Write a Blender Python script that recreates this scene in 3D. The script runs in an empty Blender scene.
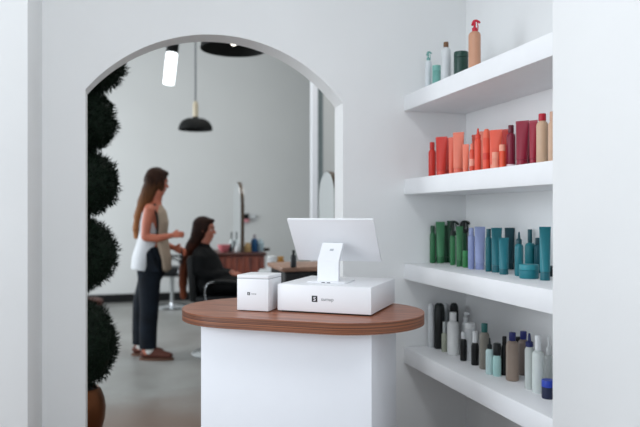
import bpy, bmesh, math, random
from mathutils import Vector, Matrix, Euler, noise
random.seed(7)
S = bpy.context.scene
COL = S.collection
PI = math.pi
R = math.radians

# ------------------------------------------------------------ camera, world, lights, exposure
FPX = 660.0
PSI = math.atan(190/FPX)                 # the camera looks this much to the right of the arch wall's normal
EYE = 1.30
cd = bpy.data.cameras.new('camera'); cam = bpy.data.objects.new('camera', cd); COL.objects.link(cam)
cam.location = (0, 0, EYE); cam.rotation_euler = (PI/2, 0, -PSI)
cd.sensor_width = 36; cd.lens = FPX/640*36; cd.clip_start = .05
cd.shift_y = 0.0004
cd.dof.use_dof = True; cd.dof.focus_distance = 2.8; cd.dof.aperture_fstop = 1.7
S.camera = cam
S.view_settings.view_transform = 'Standard'; S.view_settings.look = 'None'
S.view_settings.exposure = -0.19; S.view_settings.gamma = 1; S.view_settings.use_curve_mapping = False
w = bpy.data.worlds.new('world'); S.world = w; w.use_nodes = True
w.node_tree.nodes['Background'].inputs[0].default_value = (.84, .92, 1.0, 1)
w.node_tree.nodes['Background'].inputs[1].default_value = 1.2

def area(name, loc, target, sx, sy, power, col, spread=PI):
    l = bpy.data.lights.new(name, 'AREA'); l.shape = 'RECTANGLE'; l.size = sx; l.size_y = sy
    l.energy = power; l.color = col; l.spread = spread
    o = bpy.data.objects.new(name, l); COL.objects.link(o); o.location = loc
    o.rotation_euler = (Vector(target)-Vector(loc)).to_track_quat('-Z', 'Y').to_euler()
    return o
# daylight of the shop front behind the photographer, the ceiling lamp of the front room, daylight of the salon room
area('shop_front_daylight', (2.0, -3.2, 1.9), (1.0, 3, 1.0), 3.0, 2.6, 30, (.87, .935, 1.0))
area('left_shop_window', (-4.0, 1.75, 1.7), (1.5, 2.5, 1.2), 2.2, 2.2, 108, (.87, .935, 1.0))
area('front_ceiling_light', (.07, 1.5, 3.3), (.07, 1.5, 0), .5, .9, 24, (.92, .96, 1.0))
area('salon_window_daylight', (-3.2, 7.6, 1.9), (2.0, 8.0, .9), 3.2, 2.4, 165, (.93, .97, 1.0))
area('salon_ceiling_light', (1.2, 6.6, 4.4), (1.2, 6.8, 0), 2.6, 2.6, 60, (1.0, .98, .94))

def at(lat, zc, z=0.0):                  # metres right of / ahead of the photographer -> world
    return Vector((lat*math.cos(PSI)+zc*math.sin(PSI), -lat*math.sin(PSI)+zc*math.cos(PSI), z))

# ------------------------------------------------------------ materials
def lin(h):
    h = h.lstrip('#'); c = [int(h[i:i+2], 16)/255 for i in (0, 2, 4)]
    return tuple(x/12.92 if x <= .04045 else ((x+.055)/1.055)**2.4 for x in c)
MATS = {}
def mat(name, col, rough=.5, metal=0., var=.05, scale=12., bump=0., bscale=60., emit=0., trans=0., coat=0., spec=.5):
    if name in MATS: return MATS[name]
    m = bpy.data.materials.new(name); MATS[name] = m; m.use_nodes = True
    nt = m.node_tree; b = nt.nodes['Principled BSDF']; c = lin(col)
    tc = nt.nodes.new('ShaderNodeTexCoord')
    n = nt.nodes.new('ShaderNodeTexNoise'); n.inputs['Scale'].default_value = scale; n.inputs['Detail'].default_value = 4
    r = nt.nodes.new('ShaderNodeValToRGB')
    r.color_ramp.elements[0].position = .3; r.color_ramp.elements[1].position = .7
    r.color_ramp.elements[0].color = (*[x*(1-var) for x in c], 1); r.color_ramp.elements[1].color = (*[min(1, x*(1+var)) for x in c], 1)
    nt.links.new(tc.outputs['Object'], n.inputs['Vector']); nt.links.new(n.outputs['Fac'], r.inputs['Fac'])
    nt.links.new(r.outputs['Color'], b.inputs['Base Color'])
    b.inputs['Roughness'].default_value = rough; b.inputs['Metallic'].default_value = metal; b.inputs['Specular IOR Level'].default_value = spec
    b.inputs['Transmission Weight'].default_value = trans; b.inputs['Coat Weight'].default_value = coat
    if emit:
        b.inputs['Emission Color'].default_value = (*c, 1); b.inputs['Emission Strength'].default_value = emit
    if bump:
        n2 = nt.nodes.new('ShaderNodeTexNoise'); n2.inputs['Scale'].default_value = bscale
        bp = nt.nodes.new('ShaderNodeBump'); bp.inputs['Strength'].default_value = bump; bp.inputs['Distance'].default_value = .01
        nt.links.new(tc.outputs['Object'], n2.inputs['Vector']); nt.links.new(n2.outputs['Fac'], bp.inputs['Height'])
        nt.links.new(bp.outputs['Normal'], b.inputs['Normal'])
    return m

def wood(name, dark, light, stretch=(1, 14, 14), rough=.4, scale=3.):
    if name in MATS: return MATS[name]
    m = bpy.data.materials.new(name); MATS[name] = m; m.use_nodes = True
    nt = m.node_tree; b = nt.nodes['Principled BSDF']
    tc = nt.nodes.new('ShaderNodeTexCoord'); mp = nt.nodes.new('ShaderNodeMapping'); mp.inputs['Scale'].default_value = stretch
    n = nt.nodes.new('ShaderNodeTexNoise'); n.inputs['Scale'].default_value = scale; n.inputs['Detail'].default_value = 7; n.inputs['Distortion'].default_value = .6
    r = nt.nodes.new('ShaderNodeValToRGB'); r.color_ramp.elements[0].position = .35; r.color_ramp.elements[1].position = .68
    r.color_ramp.elements[0].color = (*lin(dark), 1); r.color_ramp.elements[1].color = (*lin(light), 1)
    nt.links.new(tc.outputs['Object'], mp.inputs['Vector']); nt.links.new(mp.outputs['Vector'], n.inputs['Vector'])
    nt.links.new(n.outputs['Fac'], r.inputs['Fac']); nt.links.new(r.outputs['Color'], b.inputs['Base Color'])
    b.inputs['Roughness'].default_value = rough
    return m

M_wall = mat('matte_white_plaster', '#ECEDED', .9, var=.012, scale=2.5, bump=.03, bscale=90)
M_wall2 = mat('salon_grey_plaster', '#C6C8C7', .9, var=.02, scale=1.2, bump=.03, bscale=70)
M_ceil = mat('ceiling_paint', '#DCDCDA', .9, var=.01)
M_shelf = mat('white_shelf_laminate', '#ECEDEF', .5, var=.01)
M_white = mat('white_satin_panel', '#E9EBF0', .5, var=.006)
M_card = mat('white_plastic_shell', '#EAEBEE', .42, var=.004)
M_black = mat('black_satin', '#0B0D0E', .45, var=.1, spec=.3)
M_blackm = mat('black_matte_metal', '#070A0A', .7, spec=.2)
M_chrome = mat('chrome', '#C9CDD0', .15, metal=1., var=.02)
M_brass = mat('brushed_brass', '#A58A62', .35, metal=.8)

# ------------------------------------------------------------ mesh helpers
def mesh_obj(name, bm, m, parent=None, smooth=False, loc=None):
    me = bpy.data.meshes.new(name); bmesh.ops.recalc_face_normals(bm, faces=bm.faces[:]); bm.to_mesh(me); bm.free()
    for mm in (m if isinstance(m, (list, tuple)) else [m]): me.materials.append(mm)
    if smooth:
        for p in me.polygons: p.use_smooth = True
    o = bpy.data.objects.new(name, me); COL.objects.link(o)
    if parent: o.parent = parent
    if loc: o.location = loc
    return o
def tag(o, label, cat, group=None, kind=None):
    if label: o['label'] = label
    if cat: o['category'] = cat
    if group: o['group'] = group
    if kind: o['kind'] = kind
    return o
def thing(name, label, cat, loc=(0, 0, 0), rz=0., group=None):
    o = bpy.data.objects.new(name, None); COL.objects.link(o); o.location = loc; o.rotation_euler = (0, 0, rz)
    o.empty_display_size = .05
    return tag(o, label, cat, group)
def sharp(o, ang=35):
    me = o.data
    for p in me.polygons: p.use_smooth = True
    bm = bmesh.new(); bm.from_mesh(me)
    for e in bm.edges:
        if len(e.link_faces) == 2 and e.calc_face_angle(0) > R(ang): e.smooth = False
    bm.to_mesh(me); bm.free(); return o
def box(bm, x0, x1, y0, y1, z0, z1, bev=0., mi=0, M=None):
    r = bmesh.ops.create_cube(bm, size=1)
    for v in r['verts']:
        v.co = Vector((x0+(v.co.x+.5)*(x1-x0), y0+(v.co.y+.5)*(y1-y0), z0+(v.co.z+.5)*(z1-z0)))
        if M: v.co = M @ v.co
    if mi:
        for f in {f for v in r['verts'] for f in v.link_faces}: f.material_index = mi
    if bev:
        es = list({e for v in r['verts'] for e in v.link_edges})
        bmesh.ops.bevel(bm, geom=es, offset=bev, segments=2, affect='EDGES', profile=.5)
    return bm
def boxo(name, dims, m, parent=None, bev=0.):
    bm = bmesh.new(); box(bm, *dims, bev=bev); o = mesh_obj(name, bm, m, parent)
    return sharp(o) if bev else o
def struct(name, dims, m, bev=0.):
    o = boxo(name, dims, m, None, bev); o['kind'] = 'structure'; return o
def lathe(bm, prof, seg=24, M=None, sy=1.):
    rings = []
    for r, z in prof:
        ring = []
        if r < 1e-6: ring = [bm.verts.new((0, 0, z))]
        else:
            for k in range(seg):
                a = 2*PI*k/seg; ring.append(bm.verts.new((r*math.cos(a), r*sy*math.sin(a), z)))
        rings.append(ring)
    allv = [v for r_ in rings for v in r_]
    for a, b in zip(rings, rings[1:]):
        if len(a) == 1 and len(b) == 1: continue
        for k in range(seg):
            k2 = (k+1) % seg
            if len(a) == 1: bm.faces.new((a[0], b[k], b[k2]))
            elif len(b) == 1: bm.faces.new((a[k], b[0], a[k2]))
            else: bm.faces.new((a[k], b[k], b[k2], a[k2]))
    for ring in (rings[0], rings[-1]):
        if len(ring) > 1: bm.faces.new(ring)
    if M:
        for v in allv: v.co = M @ v.co
    return bm
def latheo(name, prof, m, parent=None, seg=24, M=None, sy=1.):
    bm = bmesh.new(); lathe(bm, prof, seg, M, sy); return sharp(mesh_obj(name, bm, m, parent), 40)
def loft(bm, pts, rad, hint=(1, 0, 0), seg=14, round_ends=True):
    """closed elliptical tube along pts; rad = list of (a, b) or r"""
    pts = [Vector(p) for p in pts]; rad = [(r, r) if not isinstance(r, (tuple, list)) else r for r in rad]; hint = Vector(hint)
    n = len(pts); rings = []
    def frame(i):
        T = (pts[min(i+1, n-1)]-pts[max(i-1, 0)]).normalized()
        s = hint.cross(T)
        if s.length < 1e-3: s = Vector((0, 1, 0)).cross(T)
        s.normalize(); u = T.cross(s).normalized(); return T, s, u
    seq = []
    for i in range(n):
        T, s, u = frame(i)
        if i == 0 and round_ends:
            m_ = min(rad[0]); seq += [(pts[0]-T*m_*.8, .35, rad[0], s, u), (pts[0]-T*m_*.45, .78, rad[0], s, u)]
        seq.append((pts[i], 1., rad[i], s, u))
        if i == n-1 and round_ends:
            m_ = min(rad[-1]); seq += [(pts[-1]+T*m_*.45, .78, rad[-1], s, u), (pts[-1]+T*m_*.8, .35, rad[-1], s, u)]
    for c, k, (a, b), s, u in seq:
        rings.append([bm.verts.new(c+s*(a*k*math.cos(2*PI*j/seg))+u*(b*k*math.sin(2*PI*j/seg))) for j in range(seg)])
    for p, q in zip(rings, rings[1:]):
        for j in range(seg):
            bm.faces.new((p[j], q[j], q[(j+1) % seg], p[(j+1) % seg]))
    bm.faces.new(rings[0]); bm.faces.new(rings[-1]); return bm
def smooth_path(pts, n=6):
    pts = [Vector(p) for p in pts]; out = []
    for i in range(len(pts)-1):
        p0, p1, p2, p3 = pts[max(i-1, 0)], pts[i], pts[i+1], pts[min(i+2, len(pts)-1)]
        for k in range(n):
            t = k/n
            out.append(.5*((2*p1)+(p2-p0)*t+(2*p0-5*p1+4*p2-p3)*t*t+(3*p1-p0-3*p2+p3)*t**3))
    out.append(pts[-1]); return out
def tubeo(name, pts, r, m, parent=None, seg=10, sm=6):
    bm = bmesh.new(); P = smooth_path(pts, sm) if sm else pts
    loft(bm, P, [r]*len(P), hint=(.13, .31, .9), seg=seg, round_ends=False); return sharp(mesh_obj(name, bm, m, parent), 40)
def ball(bm, c, r, seg=14):
    if not isinstance(r, (tuple, list)): r = (r, r, r)
    q = bmesh.ops.create_uvsphere(bm, u_segments=seg, v_segments=max(8, seg//2+3), radius=1)
    for v in q['verts']: v.co = Vector((c[0]+v.co.x*r[0], c[1]+v.co.y*r[1], c[2]+v.co.z*r[2]))
def fuse(name, bm, m, parent, voxel=.01, iters=2):
    """union of overlapping closed pieces -> one continuous surface"""
    me = bpy.data.meshes.new(name); bmesh.ops.recalc_face_normals(bm, faces=bm.faces[:]); bm.to_mesh(me); bm.free()
    o = bpy.data.objects.new(name, me); COL.objects.link(o)
    r = o.modifiers.new('r', 'REMESH'); r.mode = 'VOXEL'; r.voxel_size = voxel; r.use_smooth_shade = True
    s = o.modifiers.new('s', 'SMOOTH'); s.factor = .5; s.iterations = iters
    bpy.context.view_layer.update()
    new = bpy.data.meshes.new_from_object(o.evaluated_get(bpy.context.evaluated_depsgraph_get()))
    o.modifiers.clear(); o.data = new; new.materials.clear(); new.materials.append(m)
    for p in new.polygons: p.use_smooth = True
    o.parent = parent
    return o
def prism(bm, poly, y0, y1):
    a = [bm.verts.new((x, y0, z)) for x, z in poly]; b = [bm.verts.new((x, y1, z)) for x, z in poly]
    bm.faces.new(a); bm.faces.new(b)
    for i in range(len(poly)):
        j = (i+1) % len(poly); bm.faces.new((a[i], a[j], b[j], b[i]))

# ------------------------------------------------------------ setting
WY, WT = 3.50, .155                      # arch wall: front face and thickness
SX = 1.508                               # front line of the shelves
RX = 1.903                               # wall behind the shelves
# floor: polished concrete
fl = bpy.data.materials.new('polished_concrete'); fl.use_nodes = True
nt = fl.node_tree; b = nt.nodes['Principled BSDF']; tc = nt.nodes.new('ShaderNodeTexCoord')
n1 = nt.nodes.new('ShaderNodeTexNoise'); n1.inputs['Scale'].default_value = 1.3; n1.inputs['Detail'].default_value = 8; n1.inputs['Roughness'].default_value = .6
rp = nt.nodes.new('ShaderNodeValToRGB'); rp.color_ramp.elements[0].position = .32; rp.color_ramp.elements[1].position = .7
rp.color_ramp.elements[0].color = (*lin('#74736F'), 1); rp.color_ramp.elements[1].color = (*lin('#989A98'), 1)
nt.links.new(tc.outputs['Object'], n1.inputs['Vector']); nt.links.new(n1.outputs['Fac'], rp.inputs['Fac']); nt.links.new(rp.outputs['Color'], b.inputs['Base Color'])
rr = nt.nodes.new('ShaderNodeMapRange'); rr.inputs['To Min'].default_value = .28; rr.inputs['To Max'].default_value = .5
nt.links.new(n1.outputs['Fac'], rr.inputs['Value']); nt.links.new(rr.outputs['Result'], b.inputs['Roughness'])
# brown tone mixed into the concrete colour around the counter and the arch, fading out irregularly into the salon
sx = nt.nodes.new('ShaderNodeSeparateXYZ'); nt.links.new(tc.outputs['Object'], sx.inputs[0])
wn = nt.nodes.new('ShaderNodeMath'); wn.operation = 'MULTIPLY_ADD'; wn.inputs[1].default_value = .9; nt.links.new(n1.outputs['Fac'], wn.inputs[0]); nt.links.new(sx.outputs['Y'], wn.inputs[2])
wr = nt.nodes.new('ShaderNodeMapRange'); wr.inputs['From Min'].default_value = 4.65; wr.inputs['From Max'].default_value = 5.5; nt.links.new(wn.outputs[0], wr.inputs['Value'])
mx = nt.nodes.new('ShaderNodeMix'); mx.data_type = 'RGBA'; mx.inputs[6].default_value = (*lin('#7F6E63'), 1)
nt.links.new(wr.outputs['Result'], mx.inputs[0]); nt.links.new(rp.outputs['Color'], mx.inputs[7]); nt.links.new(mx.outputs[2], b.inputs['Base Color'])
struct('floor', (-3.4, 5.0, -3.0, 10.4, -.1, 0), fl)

ACX, ACZ, AR, AX0, AX1 = .46, 1.380, .866, -.214, 1.141
XL = -.416
za = ACZ+math.sqrt(AR**2-(AX0-ACX)**2); zb = ACZ+math.sqrt(AR**2-(AX1-ACX)**2)
a0 = math.atan2(za-ACZ, AX0-ACX); a1 = math.atan2(zb-ACZ, AX1-ACX)
arc = [(ACX+AR*math.cos(a0+(a1-a0)*k/48), ACZ+AR*math.sin(a0+(a1-a0)*k/48)) for k in range(49)]
arc.sort()
bm = bmesh.new()
def strip(xa, za_, xb, zb_, z1=3.5): prism(bm, [(xa, za_), (xb, zb_), (xb, z1), (xa, z1)], WY, WY+WT)
prism(bm, [(XL-.05, 0), (AX0, 0), (AX0, arc[0][1]), (AX0, 3.5), (XL-.05, 3.5)], WY, WY+WT)
prism(bm, [(AX1, 0), (RX+.12, 0), (RX+.12, 3.5), (AX1, 3.5), (AX1, arc[-1][1])], WY, WY+WT)
for (xa, za_), (xb, zb_) in zip(arc, arc[1:]): strip(xa, za_, xb, zb_)
bmesh.ops.remove_doubles(bm, verts=bm.verts[:], dist=1e-5)
inner = [f for f in bm.faces if abs(f.normal.x) > .99 and abs(f.calc_center_median().x-XL+.05) > .01 and abs(f.calc_center_median().x-RX-.12) > .01 and f.calc_center_median().z > 1.93]
bmesh.ops.delete(bm, geom=inner, context='FACES_ONLY')
sharp(mesh_obj('wall_arch', bm, M_wall), 30)['kind'] = 'structure'
struct('wall_left', (-1.6, XL, 3.03, WY+WT, 0, 3.5), M_wall, bev=.004)
struct('wall_right', (RX, RX+.12, 2.112, WY, 0, 3.5), M_wall)
struct('wall_pier', (SX-.004, RX+.12, .5, 2.112, 0, 3.5), M_wall, bev=.003)
struct('ceiling', (-3.4, RX+.12, -3.0, WY+WT, 3.5, 3.6), M_ceil)
# salon room
struct('wall_back', (-3.4, 5.0, 10.10, 10.25, 0, 4.7), M_wall2)
struct('ceiling_salon', (-3.4, 5.0, WY+WT, 10.25, 4.7, 4.8), M_ceil)
struct('wall_above_arch', (-3.4, 5.0, WY+.02, WY+WT, 3.6, 4.7), M_wall2)
struct('wall_side', (4.9, 5.0, WY+WT, 10.10, 0, 4.7), M_wall2)
struct('baseboard_back', (-3.4, 2.62, 10.08, 10.10, 0, .125), M_black)
# white corner post and the grey frame strip behind it
p = at((311.2-320)/660*8.2, 8.2)
struct('trim_1', (p.x, p.x+.075, p.y-.04, p.y+.04, 0, 4.7), M_white)
struct('trim_2', (p.x+.075, p.x+.15, p.y-.005, p.y+.04, 0, 4.7), mat('grey_frame', '#6E7A7C', .5))
struct('wall_partition', (p.x+.15, 4.9, p.y, p.y+.04, 0, 4.7), M_wall2)

# ------------------------------------------------------------ built-in shelves
for i, (z0, z1, lab) in enumerate([(1.888, 1.976, 'white thick wall shelf nearest the ceiling, holding five loose bottles and jars'),
                       (1.410, 1.498, 'white thick wall shelf holding the red, coral and burgundy bottles'),
                       (.926, 1.016, 'white thick wall shelf holding the green, lavender and teal bottles'),
                       (.448, .538, 'white thick wall shelf nearest the floor, holding black, white and taupe bottles')]):
    o = boxo('wall_shelf', (SX, RX, 2.113, WY-.001, z0, z1), M_shelf, bev=.002)
    tag(o, lab, 'shelf', 'built-in wall shelves')

# ------------------------------------------------------------ counter
CROT = -PSI-R(18)
cc = at(-.085, 2.93)
W_top = wood('walnut_top', '#7C422B', '#B06E4C', (1, 12, 12), .35, 4)
W_edge = wood('walnut_ply_edge', '#45241A', '#A2633F', (.6, .6, 160), .45, 2)
ctr = thing('reception_counter', 'white reception counter with a rounded walnut top standing in front of the arch', 'counter', cc, CROT)
boxo('base', (-.367, .380, -.24, .24, 0, .835), M_white, ctr, bev=.002)
bm = bmesh.new(); pill = []
for k in range(33):
    a = -PI/2+PI*k/32; pill.append((.215+.33*math.cos(a), .33*math.sin(a)))
for k in range(33):
    a = PI/2+PI*k/32; pill.append((-.215+.33*math.cos(a), .33*math.sin(a)))
va = [bm.verts.new((x, y, 0.833)) for x, y in pill]; vb = [bm.verts.new((x, y, .8795)) for x, y in pill]
bm.faces.new(va); top = bm.faces.new(vb)
for i in range(len(pill)):
    j = (i+1) % len(pill); f = bm.faces.new((va[i], va[j], vb[j], vb[i])); f.material_index = 1
bmesh.ops.bevel(bm, geom=[e for e in top.edges], offset=.0025, segments=2, affect='EDGES')
sharp(mesh_obj('worktop', bm, [W_top, W_edge], ctr), 30)
boxo('plinth', (-.355, .36, -.222, .222, 0, .03), M_white, ctr)

# ------------------------------------------------------------ cash drawer
CT = .8795
M_ink = mat('black_ink', '#17191C', .5)
M_grey = mat('grey_ink', '#55595E', .5)
def text(name, s, size, m, parent, loc, rot=(PI/2, 0, 0), align='LEFT', depth=.0004):
    c = bpy.data.curves.new(name, 'FONT'); c.body = s; c.size = size; c.align_x = align; c.extrude = depth
    o = bpy.data.objects.new(name, c); COL.objects.link(o); bpy.context.view_layer.update()
    me = bpy.data.meshes.new_from_object(o.evaluated_get(bpy.context.evaluated_depsgraph_get()))
    bpy.data.objects.remove(o); o = bpy.data.objects.new(name, me); COL.objects.link(o); me.materials.clear(); me.materials.append(m)
    o.parent = parent; o.location = loc; o.rotation_euler = rot; return o
def glyph(parent, x, y, z, s, name='logo_badge'):
    """small black tile with a white folded S mark"""
    bm = bmesh.new(); box(bm, x-s/2, x+s/2, y-.0006, y, z-s*.52, z+s*.52, bev=s*.0)
    o = mesh_obj(name, bm, M_ink, parent)
    bm = bmesh.new()
    for poly in ([(-.2, .08), (-.2, .2), (-.08, .32), (.22, .32), (.22, .2), (.0, .2), (-.08, .12), (.1, -.04), (.02, -.1)],
                 [(.2, -.08), (.2, -.2), (.08, -.32), (-.22, -.32), (-.22, -.2), (.0, -.2), (.08, -.12), (-.1, .04), (-.02, .1)]):
        prism(bm, [(x+px*s, z+pz*s) for px, pz in poly], y-.0012, y-.0005)
    mesh_obj('logo_mark', bm, M_card, o); return o
dr = thing('cash_drawer', 'large flat white cash drawer with a black square logo, under the monitor', 'cash drawer', at(.0858, 2.960, CT), -PSI-R(20))
boxo('case', (-.212, .206, -.205, .205, .006, .119), M_card, dr, bev=.003)
boxo('base_pad', (-.195, .195, -.195, .195, 0, .007), M_black, dr)
glyph(dr, -.041, -.205, .062, .025)
text('logo_text', 'sumup', .021, M_grey, dr, (-.012, -.205, .055))

# ------------------------------------------------------------ monitor on its stand
DT = CT+.119
mo = thing('monitor', 'white point of sale monitor seen from behind, standing on the cash drawer', 'monitor', at(.037, 2.89, DT), -PSI-R(19))
bm = bmesh.new(); box(bm, -.088, .088, -.035, .115, 0, .007, bev=.002); sharp(mesh_obj('stand_base', bm, M_card, mo))
for xx in (-.012, .012): boxo('port', (xx-.008, xx+.008, -.0358, -.034, .0018, .0052), M_grey, mo)
# folded neck: vertical plate, bent away to the panel
bm = bmesh.new(); pr = [(-.010, .004), (-.006, .095), (.062, .172), (.075, .165), (.014, .090), (.012, .004)]
a = [bm.verts.new((-.049, y, z)) for y, z in pr]; b2 = [bm.verts.new((.049, y, z)) for y, z in pr]
bm.faces.new(a); bm.faces.new(b2)
for i in range(6):
    j = (i+1) % 6; bm.faces.new((a[i], a[j], b2[j], b2[i]))
bmesh.ops.bevel(bm, geom=bm.edges[:], offset=.0015, segments=2, affect='EDGES')
nk = sharp(mesh_obj('stand_neck', bm, M_card, mo))
ns = math.atan2(.077, .068)
mk = boxo('neck_logo', (-.008, .008, -.0006, .0004, -.006, .006), mat('pale_print', '#B5B9BF', .5), nk)
mk.location = (.004, .036-.003, .142); mk.rotation_euler = (-ns, 0, 0)
pn = bpy.data.objects.new('tmp', None)
bm = bmesh.new(); box(bm, -.200, .200, -.006, .006, -.120, .120, bev=.003)
pan = sharp(mesh_obj('panel', bm, M_card, mo)); pan.location = (.000, .086, .184); pan.rotation_euler = (R(37), 0, R(0))
boxo('screen', (-.193, .193, .006, .0068, -.112, .112), mat('screen_glass', '#0D0F12', .1), pan)
COLS_dummy = bpy.data.objects.remove(pn)

# ------------------------------------------------------------ small white printer cube
bx = thing('receipt_printer', 'small white cube receipt printer with a tiny logo, left of the cash drawer', 'printer',
           at(-.2215-.074*.945+.075*.33, 2.817+.074*.33+.075*.945, CT), -PSI-R(18.5))
boxo('case', (-.074, .074, -.075, .075, .003, .140), M_card, bx, bev=.003)
boxo('lid', (-.074, .074, -.075, .075, .1415, .156), M_card, bx, bev=.003)
boxo('seam', (-.0725, .0725, -.0735, .0735, .139, .143), mat('seam_grey', '#A7ABB0', .6), bx)
for xx in (-.055, .055):
    for yy in (-.055, .055): latheo('foot', [(.008, 0), (.008, .004)], M_black, bx, 12, Matrix.Translation((xx, yy, 0)))
glyph(bx, -.018, -.075, .076, .0125)
text('logo_text', 'sumup', .009, M_grey, bx, (-.006, -.075, .0735))

# ------------------------------------------------------------ shelf goods
SH = {1: 1.976, 2: 1.498, 3: 1.016, 4: .538}
def spot(shelf, px, wpx, yb=None, off=None):
    th = PSI+math.atan((px-320)/FPX); t = math.tan(th); zs = SH[shelf]
    if off is None:
        zc = abs(EYE-zs)*FPX/(yb-214); Y = zc/(math.cos(PSI)+math.sin(PSI)*t); X = Y*t
        r = wpx*zc/FPX/2; X += r*math.sin(th); Y += r*math.cos(th)
    else: X = SX+off; Y = X/t
    zc = Y*math.cos(PSI)+X*math.sin(PSI); r = wpx*zc/FPX/2*math.cos(math.atan((px-320)/FPX))
    X2 = min(max(X, SX+r+.004), RX-r-.004); 
    if X2 != X: X = X2; Y = X/t; zc = Y*math.cos(PSI)+X*math.sin(PSI)
    if Y > WY-r-.004: Y = WY-r-.004; X = Y*t; zc = Y*math.cos(PSI)+X*math.sin(PSI)
    if Y < 2.113+r+.003: Y = 2.113+r+.003
    return X, Y, zc, r, th
def htop(shelf, zc, yt): return EYE+(214-yt)*zc/FPX-SH[shelf]
def gloss(c, rough=.38): return mat('plastic_'+c.strip('#'), c, rough, var=.03, scale=30, spec=.4)
def item(shelf, kind, px, wpx, yt, label, col, cap=None, yb=None, off=None, ysh=None, twist=0., group=None, band=None, cat=None, name=None, capw=.45):
    """ysh = picture row of the shoulder, used only to get the real proportion of cap and body"""
    X, Y, zc, r, th = spot(shelf, px, wpx, yb, off)
    H = max(.03, htop(shelf, zc, yt)); hs = H if ysh is None else max(.02, htop(shelf, zc, ysh)); z = SH[shelf]
    nm = name or {'tube': 'squeeze_tube', 'jar': 'jar', 'can': 'spray_can', 'pump': 'pump_bottle', 'spray': 'spray_bottle', 'nozzle': 'nozzle_bottle'}.get(kind, 'bottle')
    ct = cat or {'tube': 'tube', 'jar': 'jar', 'can': 'spray can'}.get(kind, 'bottle')
    t = thing(nm, label, ct, (X, Y, z), -th+twist, group)
    mb = gloss(col); mc = gloss(cap or col)
    if kind in ('bottle', 'pump', 'spray', 'nozzle'):
        rn = r*capw; sh = min(.02, r*.8)
        latheo('body', [(r*.9, 0), (r, .003), (r, hs-sh), (r*.93, hs-sh*.55), (r*.75, hs-sh*.2), (rn*.95, hs), (rn*.9, hs+.003)], mb, t)
        if kind == 'bottle':
            latheo('cap', [(rn, hs+.001), (rn*1.06, hs+.003), (rn*1.06, H-.003), (rn*.95, H)], mc, t)
        elif kind == 'nozzle':
            latheo('cap', [(rn*1.1, hs+.001), (rn*1.1, hs+(H-hs)*.35), (rn*.55, hs+(H-hs)*.45), (rn*.3, H-.002), (rn*.15, H)], mc, t)
        elif kind == 'pump':
            k = H-hs
            latheo('collar', [(rn*1.05, hs+.001), (rn*1.05, hs+k*.45), (rn*.5, hs+k*.5)], mc, t)
            bm = bmesh.new(); lathe(bm, [(rn*.38, hs+k*.45), (rn*.38, hs+k*.8)], 12)
            box(bm, -rn*.6, rn*1.7, -rn*.45, rn*.45, hs+k*.74, H, bev=rn*.15); sharp(mesh_obj('pump_head', bm, mc, t))
        else:
            k = H-hs
            latheo('collar', [(rn, hs+.001), (rn, hs+k*.3)], mc, t)
            bm = bmesh.new()
            loft(bm, smooth_path([(-rn*.9, 0, hs+k*.55), (-rn*.3, 0, hs+k*.85), (rn*.9, 0, hs+k*.86), (rn*1.9, 0, hs+k*.72)], 4),
                 [(rn*.5, rn*.45)]*13, hint=(0, 0, 1), seg=10)
            loft(bm, [(0, 0, hs+k*.2), (0, 0, hs+k*.8)], [rn*.5]*2, seg=10)
            loft(bm, smooth_path([(rn*1.0, 0, hs+k*.75), (rn*1.3, 0, hs+k*.35), (rn*1.1, 0, hs+k*.05)], 3), [rn*.2]*7, hint=(0, 1, 0), seg=8)
            sharp(mesh_obj('spray_head', bm, mc, t), 50)
    elif kind == 'can':
        rn = r
        latheo('body', [(r*.92, 0), (r, .004), (r, hs-.004), (r*.92, hs)], mb, t)
        k = H-hs
        latheo('cap', [(r*.94, hs-.001), (r*.94, hs+k*.35), (r*.82, hs+k*.7), (r*.5, hs+k*.95), (0, H)], mc, t)
    elif kind == 'jar':
        k = min(H*.42, .03)
        latheo('body', [(r*.94, 0), (r, .004), (r, H-k), (r*.93, H-k+.002)], mb, t, 28)
        latheo('lid', [(r*.99, H-k+.002), (r*1.01, H-k+.004), (r*1.01, H-.003), (r*.97, H)], mc, t, 28)
    elif kind == 'tube':
        # round at the cap end below, flattened into a wide crimp above
        bm = bmesh.new(); seg = 24; ck = .16*H; rings = []
        for q in range(9):
            f = q/8; zz = ck+(H-ck)*f; ax = r*(.9+.12*f); ay = r*(.86*(1-f)**.8+.035)
            rings.append([bm.verts.new((ax*math.cos(2*PI*j/seg), ay*math.sin(2*PI*j/seg), zz)) for j in range(seg)])
        for p_, q_ in zip(rings, rings[1:]):
            for j in range(seg): bm.faces.new((p_[j], q_[j], q_[(j+1) % seg], p_[(j+1) % seg]))
        bm.faces.new(rings[0]); bm.faces.new(rings[-1])
        box(bm, -r*1.02, r*1.02, -.0016, .0016, H-.012, H)
        sharp(mesh_obj('body', bm, mb, t), 50)
        latheo('cap', [(r*.86, 0), (r*.88, .003), (r*.84, ck-.001)], mc, t)
    if band:
        z0, z1, bc = band
        latheo('label_band', [(r*1.004, hs*z0), (r*1.012, hs*z0+.001), (r*1.012, hs*z1-.001), (r*1.004, hs*z1)], gloss(bc), t)
    return t

G1, G2, G3, G4 = 'loose goods on the shelf nearest the ceiling', 'red and coral products in a row', 'green lavender and teal products in a row', 'mixed bottles on the shelf nearest the floor'
I = item
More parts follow.
